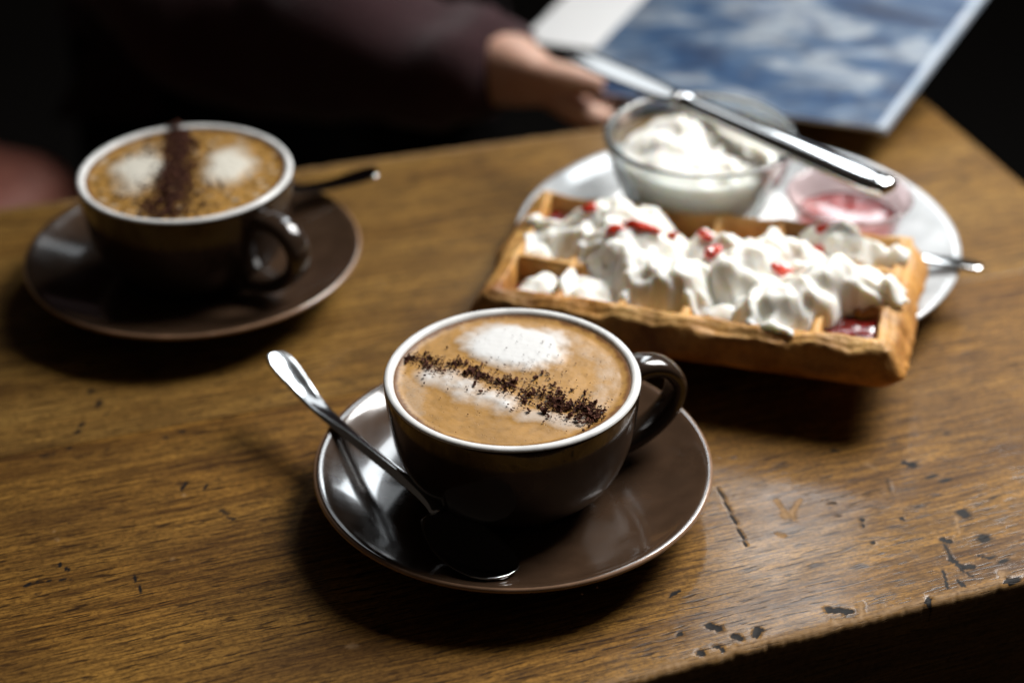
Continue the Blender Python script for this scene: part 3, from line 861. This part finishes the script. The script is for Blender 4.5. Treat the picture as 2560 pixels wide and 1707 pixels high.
for blobs, vox, lab in ((CR_A, .00085, 'large lumpy mass of whipped cream over the left half of the waffle'),
                        (CR_B, .00085, 'peaked whipped cream in the middle of the waffle, between the other heaps'),
                        (CR_C, .0008, "long smear of whipped cream along the waffle's back right edge"),
                        (CR_D, .00085, "big whipped cream dollop on the waffle's front right"),
                        ([(0.0120, 0.7150, 0.040, 0.0042), (0.0125, 0.7110, 0.04, 0.0036)], .0007, "small dab of whipped cream on the waffle's left border"),
                        ([(0.0120, 0.6870, 0.040, 0.0042), (0.0105, 0.6790, 0.039, 0.0048), (0.0130, 0.6785, 0.039, 0.0045)], .0007, "whipped cream dab at the waffle's front left corner"),
                        ([(0.0766, 0.6657, 0.038, 0.004), (0.0777, 0.6693, 0.039, 0.004)], .0006, "narrow drip of whipped cream over the middle of the waffle's front border"),
                        ([(0.0922, 0.6603, 0.038, 0.004), (0.0868, 0.6597, 0.038, 0.003)], .0006, 'little flat dab of whipped cream just left of the front right dollop')):
    o = cream_mass('whipped_cream', blobs, vox, len(creams) * 3.7 + 1)
    tag(o, lab, 'cream', 'whipped cream on the waffle'); creams.append(o)

# ---- red fruit bits dropped on the cream
trees = [BVHTree.FromPolygons([v_.co for v_ in o.data.vertices], [p.vertices[:] for p in o.data.polygons]) for o in creams]
def top_at(x, y):
    best = TOPZ
    for t in trees:
        h = t.ray_cast(Vector((x, y, .2)), Vector((0, 0, -1)))
        if h[0] is not None: best = max(best, h[0].z)
    return best
BITZ = [.046, .047, .048, .046, .046, .046, .045, .043, .043, .043]
BITS = [(0.0355, 0.7270, .0036, "red fruit piece at the back left of the waffle's cream"), (0.0457, 0.7042, .0042, 'dark red fruit piece on the left cream mass'), (0.0551, 0.7053, .0050, 'long thin red fruit streak on the left cream mass'),
        (0.0688, 0.7018, .0026, 'small red fruit speck on the right side of the left cream mass'), (0.0831, 0.7015, .0036, 'red fruit piece where the left and middle cream meet at the back'), (0.0854, 0.6877, .0044, 'red fruit piece on the left slope of the middle cream peak'),
        (0.1052, 0.7021, .0028, 'small red fruit speck behind the middle cream peak'), (0.1115, 0.6774, .0044, 'orange red fruit piece in the hollow left of the front right dollop'), (0.1302, 0.6940, .0044, 'red fruit piece between the middle cream and the back right smear'),
        (0.1342, 0.7118, .0028, 'small red fruit speck at the left end of the back right smear')]
def seen_at(x, y, zz, s):
    d = (Vector((x, y, zz)) - cam.location).normalized()
    best = None
    for t in trees:
        h = t.ray_cast(cam.location, d)
        if h[0] is not None and (best is None or h[3] < best[1]): best = (h[0] + h[1] * s * .25, h[3])
    return best[0] if best else Vector((x, y, TOPZ + .001))
for k, (x, y, s, lab) in enumerate(BITS):
    zz = BITZ[k]
    bm = bmesh.new()
    bmesh.ops.create_icosphere(bm, subdivisions=3, radius=1)
    el = (1.9, .55, .4) if 'streak' in lab else (1.15, .75, .62)
    for v_ in bm.verts:
        n_ = noise.noise(v_.co * 1.3 + Vector((k * 4, 0, 0)))
        v_.co = Vector((v_.co.x * el[0], v_.co.y * el[1], v_.co.z * el[2])) * (s * .92 * (1 + .5 * n_))
    for fc in bm.faces: fc.smooth = True
    me = bpy.data.meshes.new('fruit_piece'); bm.to_mesh(me); bm.free(); me.materials.append(BIT)
    o = bpy.data.objects.new('fruit_piece', me); COL.objects.link(o)
    o.location = seen_at(x, y, zz, s); o.rotation_euler = (random.uniform(-.4, .4), random.uniform(-.4, .4), random.uniform(-.6, .9))
    tag(o, lab, 'fruit', 'red fruit pieces on the cream')

# ---- napkin under the bowls
NAP = NT('paper_napkin'); NAP.s(Base_Color=(.80, .80, .79, 1), Roughness=.9)
NAP.l(NAP.bump(NAP.noise(NAP.coord(), 600, 4), .3, .0005), NAP.b.inputs['Normal']); NAP = NAP.m
def napkin():
    N = 26; verts, faces = [], []
    for lay in (0, 1):
        for a in range(N + 1):
            for b in range(N + 1):
                x = (a / N - .5) * .085; y = (b / N - .5) * .062
                z = .0004 + .0005 * nz(x, y, 60, 2) - lay * .0008
                verts.append((x, y, z + .0012))
    s1 = (N + 1) ** 2
    for a in range(N):
        for b in range(N):
            i = a * (N + 1) + b
            faces.append((i, i + 1, i + N + 2, i + N + 1)); faces.append((s1 + i, s1 + i + N + 1, s1 + i + N + 2, s1 + i + 1))
    bord = [a * (N + 1) for a in range(N + 1)] + [N * (N + 1) + b for b in range(1, N + 1)] + [a * (N + 1) + N for a in range(N - 1, -1, -1)] + [b for b in range(N - 1, 0, -1)]
    for k in range(len(bord)):
        i, j = bord[k], bord[(k + 1) % len(bord)]
        faces.append((i, j, s1 + j, s1 + i))
    o = mesh_obj('napkin', verts, faces, NAP, loc=(.1070, .7780, .0078)); o.rotation_euler = (0, 0, math.radians(-12))
    tag(o, 'white paper napkin on the plate under the two small bowls', 'napkin')
napkin()

# ---- glass bowl with cream
GLASS = NT('clear_glass'); GLASS.s(Base_Color=(.90, .95, .95, 1), Roughness=.03, Transmission_Weight=.95, IOR=1.45); GLASS = GLASS.m
BC = (.0868, .7745); BZ = .0098
go = spline([(.0195, 0), (.0225, .0010), (.0285, .0080), (.0345, .0190), (.0398, .0320), (.0428, .0425), (.0440, .0470)], 4)
gi = spline([(.0408, .0470), (.0396, .0420), (.0365, .0330), (.0312, .0205), (.0250, .0105), (.0175, .0052), (0, .0042)], 4)
gp = [(0, .0009), (.0200, .0009), (.0220, 0)] + [tuple(p) for p in go] + [(.0442, .0482), (.0438, .0493), (.0426, .0497), (.0414, .0492), (.0409, .0482)] + [tuple(p) for p in gi]
v, f, mi = lathe(gp, 112)
bowl = mesh_obj('glass_bowl', v, f, GLASS, loc=(*BC, BZ))
tag(bowl, 'small clear glass bowl of cream behind the waffle, a knife across its rim', 'bowl')
def bowl_cream():
    zs = [.0056, .0075, .0105, .0150, .0205, .0265, .0320]; ls = [.0165, .0200, .0234, .0266, .0298, .0326, .0350]
    seg, verts, faces = 96, [(0, 0, .0056)], []
    rows = [(r, z, 0) for r, z in zip(ls, zs)] + [(.0366 * (1 - k / 30), .0355, 1) for k in range(1, 30)]
    for r, z, top in rows:
        for k in range(seg):
            a = 2 * math.pi * k / seg
            x, y = r * math.cos(a), r * math.sin(a)
            if top:
                wx, wy = x + .006 * nz(x, y, 60, 3), y + .006 * nz(x, y, 60, 9)
                h = .0095 * math.exp(-((x + .008) ** 2 + (y - .010) ** 2) / .00030) + .0050 * math.exp(-((x + .016) ** 2 + (y + .012) ** 2) / .00012)
                h += .0042 * nz(wx, wy, 75, 1) + .0042 * (1 - 2 * abs(nz(wx, wy, 105, 5))) * smooth(-.02, .012, x) + .0008 * nz(x, y, 330, 6)
                h *= smooth(.0362, .0290, r) 
                z = .0392 + h
            verts.append((x, y, z))
    n = len(rows)
    for k in range(seg): faces.append((0, 1 + (k + 1) % seg, 1 + k))
    for i_ in range(n - 1):
        for k in range(seg):
            k2 = (k + 1) % seg
            faces.append((1 + i_ * seg + k, 1 + i_ * seg + k2, 1 + (i_ + 1) * seg + k2, 1 + (i_ + 1) * seg + k))
    faces.append(tuple(1 + (n - 1) * seg + k for k in range(seg)))
    o = mesh_obj('cream', verts, faces, CREAM, loc=(*BC, BZ))
    tag(o, 'thick pale cream scooped into the glass bowl under the knife', 'cream')
bowl_cream()

# ---- little tub of red sauce
TUB = NT('pink_clear_plastic'); TUB.s(Base_Color=(.93, .74, .74, 1), Roughness=.10, Transmission_Weight=.85, IOR=1.35); TUB = TUB.m
TC = (.1545, .7590); TZ = .0108
tp = [(0, 0), (.0205, 0), (.0215, .0006), (.0232, .008), (.0255, .018), (.0268, .0225), (.0285, .0232), (.0290, .0240), (.0285, .0247), (.0268, .0244), (.0256, .0232), (.0238, .016), (.0220, .007), (.0206, .0016), (0, .0014)]
v, f, mi = lathe(tp, 96)
tub = mesh_obj('sauce_tub', v, f, TUB, loc=(*TC, TZ))
tag(tub, 'small pinkish clear tub of red sauce behind the waffle, under the knife handle', 'tub')
SAUCE = jam_material('red_sauce', (.32, .022, .016), .25, .2)
sv = [(0, .0022), (.0202, .0022), (.0217, .0075), (.0229, .0125), (.0231, .0132), (.0215, .0127), (.012, .0124), (0, .0123)]
v, f, mi = lathe(sv, 80)
v = [(x, y, z + (.0009 * nz(x, y, 120, 2) if z > .012 and math.hypot(x, y) < .021 else 0)) for x, y, z in v]
o = mesh_obj('sauce', v, f, SAUCE, loc=(*TC, TZ))
tag(o, 'red sauce in the small pinkish tub', 'sauce')

# ---- table knife across the bowl
KT, KE = Vector((.0270, .8650, .0604)), Vector((.1630, .7145, .0612))
kn = empty('table_knife')
kx = (KE - KT); KLEN = kx.length; kx.normalize()
ky = Vector((0, 0, 1)).cross(kx).normalized(); kz = kx.cross(ky)
km = Matrix((kx, ky, kz)).transposed().to_4x4(); km.translation = KT
kn.matrix_world = km @ Matrix.Rotation(math.radians(1), 4, 'X')
def section_loft(name, st, parent, seg=24):
    """st: (x, y0, half width, half thickness, power)"""
    verts, faces = [], []
    for x, y0, w, t, pw in st:
        for k in range(seg):
            a = 2 * math.pi * k / seg; ca, sa = math.cos(a), math.sin(a)
            verts.append((x, y0 + w * math.copysign(abs(ca) ** (2 / pw), ca), t * math.copysign(abs(sa) ** (2 / pw), sa)))
    n = len(st)
    for i in range(n - 1):
        for k in range(seg):
            k2 = (k + 1) % seg
            faces.append((i * seg + k, (i + 1) * seg + k, (i + 1) * seg + k2, i * seg + k2))
    faces.append(tuple(range(seg))); faces.append(tuple((n - 1) * seg + k for k in range(seg)))
    return mesh_obj(name, verts, faces, STEEL, parent)
bl = spline([(.0000, .0020, .0010, .0003, 2), (.0015, .0016, .0038, .0005, 2), (.006, .0008, .0064, .0007, 2), (.018, .0, .0082, .0009, 2), (.040, 0, .0086, .0011, 2), (.062, 0, .0080, .0013, 2), (.074, 0, .0068, .0018, 2.2), (.0795, 0, .0052, .0028, 2.4)], 5)
section_loft('blade', [tuple(p) for p in bl], kn)
hn = spline([(.0805, 0, .0040, .0030, 2.4), (.0815, 0, .0052, .0038, 2.6), (.090, 0, .0056, .0032, 2.5), (.120, 0, .0065, .0032, 2.5), (.160, 0, .0078, .0033, 2.5), (.190, 0, .0084, .0034, 2.5), (.1985, 0, .0070, .0038, 2.8), (KLEN - .0008, 0, .0056, .0028, 2.4), (KLEN, 0, .0030, .0014, 2)], 5)
section_loft('handle', [tuple(p) for p in hn], kn)
section_loft('collar', [(.0790, 0, .0036, .0022, 2), (.0812, 0, .0036, .0022, 2)], kn)
tag(kn, 'steel table knife lying across the glass bowl with its blade to the left', 'knife')

# ---- fork: only the handle's end shows past the plate
fk = empty('fork', (.2078, .7160, .0212), math.atan2(.030, -.0900))
fh = spline([(0, .0012, .0000, 0, .0012), (.0008, .0030, 0, 0, .0016), (.004, .0042, 0, 0, .0020), (.015, .0040, .0002, 0, .0020), (.035, .0030, -.0006, 0, .0020), (.060, .0024, -.0024, 0, .0022), (.082, .0024, -.0050, 0, .0022)], 4)
loft([tuple(p) for p in fh], 8, STEEL, 'handle', fk)
tag(fk, 'steel fork handle end poking out over the right rim of the plate', 'fork')

# ================================================================== magazine
MB = Vector((.0269, .9680, -.0099)); MR = Vector((.1890, .8563, .0190))
mu = (MR - MB); MWID = mu.length; mu.normalize()
mvv = Vector((.5324, .8236, .1957)); mvv = (mvv - mu * mvv.dot(mu)).normalized(); mn = mu.cross(mvv)
mag = empty('magazine')
mm = Matrix((mu, mvv, mn)).transposed().to_4x4(); mm.translation = MB
mag.matrix_world = mm
COV = NT('printed_cover')
o_ = COV.coord()
n1 = COV.noise(o_, 1, 5, .60, (15, 34, 20), .6); n2 = COV.noise(o_, 1, 4, .55, (45, 85, 20), .5)
c = COV.ramp(n1, [(.34, (.008, .020, .060)), (.43, (.022, .070, .165)), (.50, (.10, .155, .24)), (.58, (.33, .37, .41)), (.70, (.07, .12, .22))])
c = COV.mix(COV.ramp(n2, [(.45, 0.), (.66, .65)]), c, (.055, .075, .120))
COV.l(c, COV.b.inputs['Base Color']); COV.s(Roughness=.5, Specular_IOR_Level=.3); COV = COV.m
PAPER = NT('white_page'); PAPER.s(Base_Color=(.80, .80, .79, 1), Roughness=.55)
PAPER.l(PAPER.mix(PAPER.ramp(PAPER.noise(PAPER.coord(), 30, 3), [(.3, 0.), (.7, 1.)]), (.86, .865, .87), (.92, .92, .91)), PAPER.b.inputs['Base Color']); PAPER = PAPER.m
SPINE = NT('pale_spine'); SPINE.l(SPINE.mix(SPINE.ramp(SPINE.noise(SPINE.coord(), 60, 3), [(.3, 0.), (.7, 1.)]), (.34, .42, .52), (.48, .53, .60)), SPINE.b.inputs['Base Color']); SPINE.s(Roughness=.4); SPINE = SPINE.m
def sheet(name, x0, x1, y0, y1, ztop, th, bend, mat, shear=0):
    NX, NY = 24, 24; verts, faces = [], []
    for lay in (0, 1):
        for a in range(NX + 1):
            for b in range(NY + 1):
                u, w = a / NX, b / NY
                x = x0 + (x1 - x0) * u + shear * w; y = y0 + (y1 - y0) * w
                verts.append((x, y, ztop + bend * math.sin(math.pi * u) * (.4 + .6 * w) - lay * th))
    s1 = (NX + 1) * (NY + 1)
    for a in range(NX):
        for b in range(NY):
            i = a * (NY + 1) + b
            faces.append((i, i + NY + 1, i + NY + 2, i + 1)); faces.append((s1 + i, s1 + i + 1, s1 + i + NY + 2, s1 + i + NY + 1))
    bord = [a * (NY + 1) for a in range(NX + 1)] + [NX * (NY + 1) + b for b in range(1, NY + 1)] + [a * (NY + 1) + NY for a in range(NX - 1, -1, -1)] + [b for b in range(NY - 1, 0, -1)]
    for k in range(len(bord)):
        i, j = bord[k], bord[(k + 1) % len(bord)]
        faces.append((i, j, s1 + j, s1 + i))
    return mesh_obj(name, verts, faces, mat, mag, smooth=False)
sheet('cover', 0, MWID - .0045, 0, .265, .0012, .0003, .004, COV)
sheet('pages', .0015, MWID - .0048, .0012, .263, .0007, .0026, .004, PAPER)
sheet('spine', MWID - .0044, MWID, 0, .265, .0013, .0036, 0, SPINE)
sheet('loose_page', -.058, MWID - .06, .050, .262, -.0024, .0003, -.004, PAPER)
tag(mag, 'blue and grey cloudy patterned magazine held at the back right of the table', 'magazine')

# ================================================================== person behind the table
def skin_mesh(name, verts, edges, radii, mat, parent, root=0, sub=2):
    me = bpy.data.meshes.new(name)
    me.from_pydata(verts, edges, [])
    o = bpy.data.objects.new(name, me); COL.objects.link(o)
    sk = o.modifiers.new('skin', 'SKIN'); sk.use_smooth_shade = True
    sv_ = me.skin_vertices[0].data
    for i, r in enumerate(radii):
        sv_[i].radius = (r, r) if isinstance(r, (int, float)) else r
        sv_[i].use_root = (i == root)
    ss = o.modifiers.new('sub', 'SUBSURF'); ss.levels = sub; ss.render_levels = sub
    dg = bpy.context.evaluated_depsgraph_get()
    me2 = bpy.data.meshes.new_from_object(o.evaluated_get(dg)); o.modifiers.clear(); o.data = me2
    me2.materials.clear(); me2.materials.append(mat)
    me2.polygons.foreach_set('use_smooth', np.ones(len(me2.polygons), bool))
    o.parent = parent
    return o
SKIN = NT('skin'); SKIN.l(SKIN.mix(SKIN.ramp(SKIN.noise(SKIN.coord(), 60, 3), [(.3, 0.), (.7, 1.)]), (.50, .27, .19), (.62, .38, .28)), SKIN.b.inputs['Base Color'])
SKIN.s(Roughness=.5, Subsurface_Weight=.15, Subsurface_Scale=.004); SKIN.b.inputs['Subsurface Radius'].default_value = (1, .35, .2); SKIN = SKIN.m
KNIT = NT('maroon_knit'); kno = KNIT.noise(KNIT.coord(), 420, 3)
KNIT.l(KNIT.mix(KNIT.ramp(kno, [(.3, 0.), (.7, 1.)]), (.018, .0018, .0035), (.042, .0040, .0080)), KNIT.b.inputs['Base Color']); KNIT.s(Roughness=.95, Sheen_Weight=.15)
KNIT.l(KNIT.bump(kno, .6, .003), KNIT.b.inputs['Normal']); KNIT = KNIT.m

person = empty('person', (-.06, 1.22, -.45))
tag(person, 'person in a dark maroon jumper holding the magazine across the table', 'person')
OFF = Vector((-.06, 1.22, -.45))
def P(*a): return tuple(Vector(a) - OFF)
hv = [P(-.065, 1.003, .002), P(-.012, .968, .007), P(.004, .958, .006),                       # forearm, wrist, palm
      P(.016, .944, .011), P(.034, .938, .011), P(.052, .938, .0065),                        # thumb, on top of the magazine
      P(.022, .946, .000), P(.040, .938, -.010), P(.056, .942, -.0165), P(.066, .950, -.0165),     # index
      P(.024, .956, -.004), P(.042, .952, -.016), P(.060, .957, -.021), P(.070, .965, -.020),      # middle
      P(.023, .966, -.006), P(.041, .966, -.019), P(.058, .972, -.023), P(.066, .980, -.022),      # ring
      P(.020, .976, -.006), P(.035, .979, -.018), P(.048, .985, -.022), P(.055, .991, -.021)]      # little finger
he = [(0, 1), (1, 2), (2, 3), (3, 4), (4, 5)]
for b in (6, 10, 14, 18): he += [(2, b), (b, b + 1), (b + 1, b + 2), (b + 2, b + 3)]
hr = [.016, (.021, .025), (.017, .026), .0105, .0088, .0070] + [.0100, .0085, .0075, .0060] * 3 + [.0085, .0070, .0062, .0052]
skin_mesh('body', hv, he, hr, SKIN, person, root=2)
tv = [P(-.17, 1.34, -.035), P(-.17, 1.34, -.015), P(-.17, 1.33, .04), P(-.17, 1.31, .22), P(-.17, 1.31, .36),
      P(-.33, 1.25, .27), P(-.300, 1.17, .12), P(-.190, 1.070, -.012), P(-.095, 1.020, -.002), P(.002, .966, .006),
      P(-.01, 1.32, .27), P(.030, 1.40, .14), P(.020, 1.37, .05), P(-.08, 1.24, .14)]
te = [(0, 1), (1, 2), (2, 3), (3, 4), (3, 5), (5, 6), (6, 7), (7, 8), (8, 9), (3, 10), (10, 11), (11, 12), (12, 13)]
tr = [(.17, .12), (.155, .115), (.16, .115), (.17, .11), .06, .065, .056, .050, .042, .031, .065, .056, .050, .040]
sw = skin_mesh('jumper', tv, te, tr, KNIT, person, root=1)
for v_ in sw.data.vertices:                                        # folds
    p = v_.co
    v_.co = p + v_.normal * (.012 * noise.noise(p * 16) + .010 * (1 - 2 * abs(noise.noise(p * 26 + Vector((3, 1, 8))))))

CLOTH = NT('shade_black_cloth'); CLOTH.l(CLOTH.mix(CLOTH.ramp(CLOTH.noise(CLOTH.coord(), 200, 3), [(.3, 0.), (.7, 1.)]), (.005, .004, .004), (.010, .008, .008)), CLOTH.b.inputs['Base Color']); CLOTH.s(Roughness=.95, Specular_IOR_Level=.1); CLOTH = CLOTH.m  # near-black colour stands in for the shade below the arm
skin_mesh('shade_trousers', [P(-.17, 1.33, -.42), P(-.17, 1.33, -.25), P(-.17, 1.33, -.06), P(-.27, 1.02, -.30), P(-.07, 1.02, -.30)], [(0, 1), (1, 2), (0, 3), (0, 4)],
          [(.18, .13), (.18, .13), (.18, .13), .08, .08], CLOTH, person, root=1)  # added and drawn up high to keep the space under the jumper dark

# ================================================================== padded seat corner beyond the table, far left
LEA = NT('red_brown_leather'); ln = LEA.noise(LEA.coord(), 60, 4)
LEA.l(LEA.mix(LEA.ramp(ln, [(.3, 0.), (.7, 1.)]), (.24, .085, .062), (.32, .120, .085)), LEA.b.inputs['Base Color']); LEA.s(Roughness=.5)
LEA.l(LEA.bump(LEA.noise(LEA.coord(), 500, 3), .2, .001), LEA.b.inputs['Normal']); LEA = LEA.m
bm = bmesh.new()
bmesh.ops.create_cube(bm, size=1, matrix=Matrix.Diagonal((.30, .16, .09, 1)))
bmesh.ops.bevel(bm, geom=list(bm.edges), offset=.040, segments=6, profile=.6, affect='EDGES')
for fc in bm.faces: fc.smooth = True
me = bpy.data.meshes.new('seat_cushion'); bm.to_mesh(me); bm.free(); me.materials.append(LEA)
o = bpy.data.objects.new('seat_cushion', me); COL.objects.link(o)
o.location = (-.420, .990, -.105); o.rotation_euler = (0, math.radians(4), math.radians(-14))
tag(o, 'reddish brown rounded seat cushion beyond the table at the left edge', 'seat')

# ================================================================== dark floor far below
FLO = NT('dark_floor'); fn = FLO.noise(FLO.coord(), 3, 4)
FLO.l(FLO.mix(FLO.ramp(fn, [(.3, 0.), (.7, 1.)]), (.0095, .0072, .0056), (.0140, .0106, .0082)), FLO.b.inputs['Base Color']); FLO.s(Roughness=.8)
o = mesh_obj('floor', [(-5, -3, 0), (5, -3, 0), (5, 7, 0), (-5, 7, 0)], [(0, 1, 2, 3)], FLO.m, smooth=False, loc=(0, 0, -.76))
o['kind'] = 'structure'
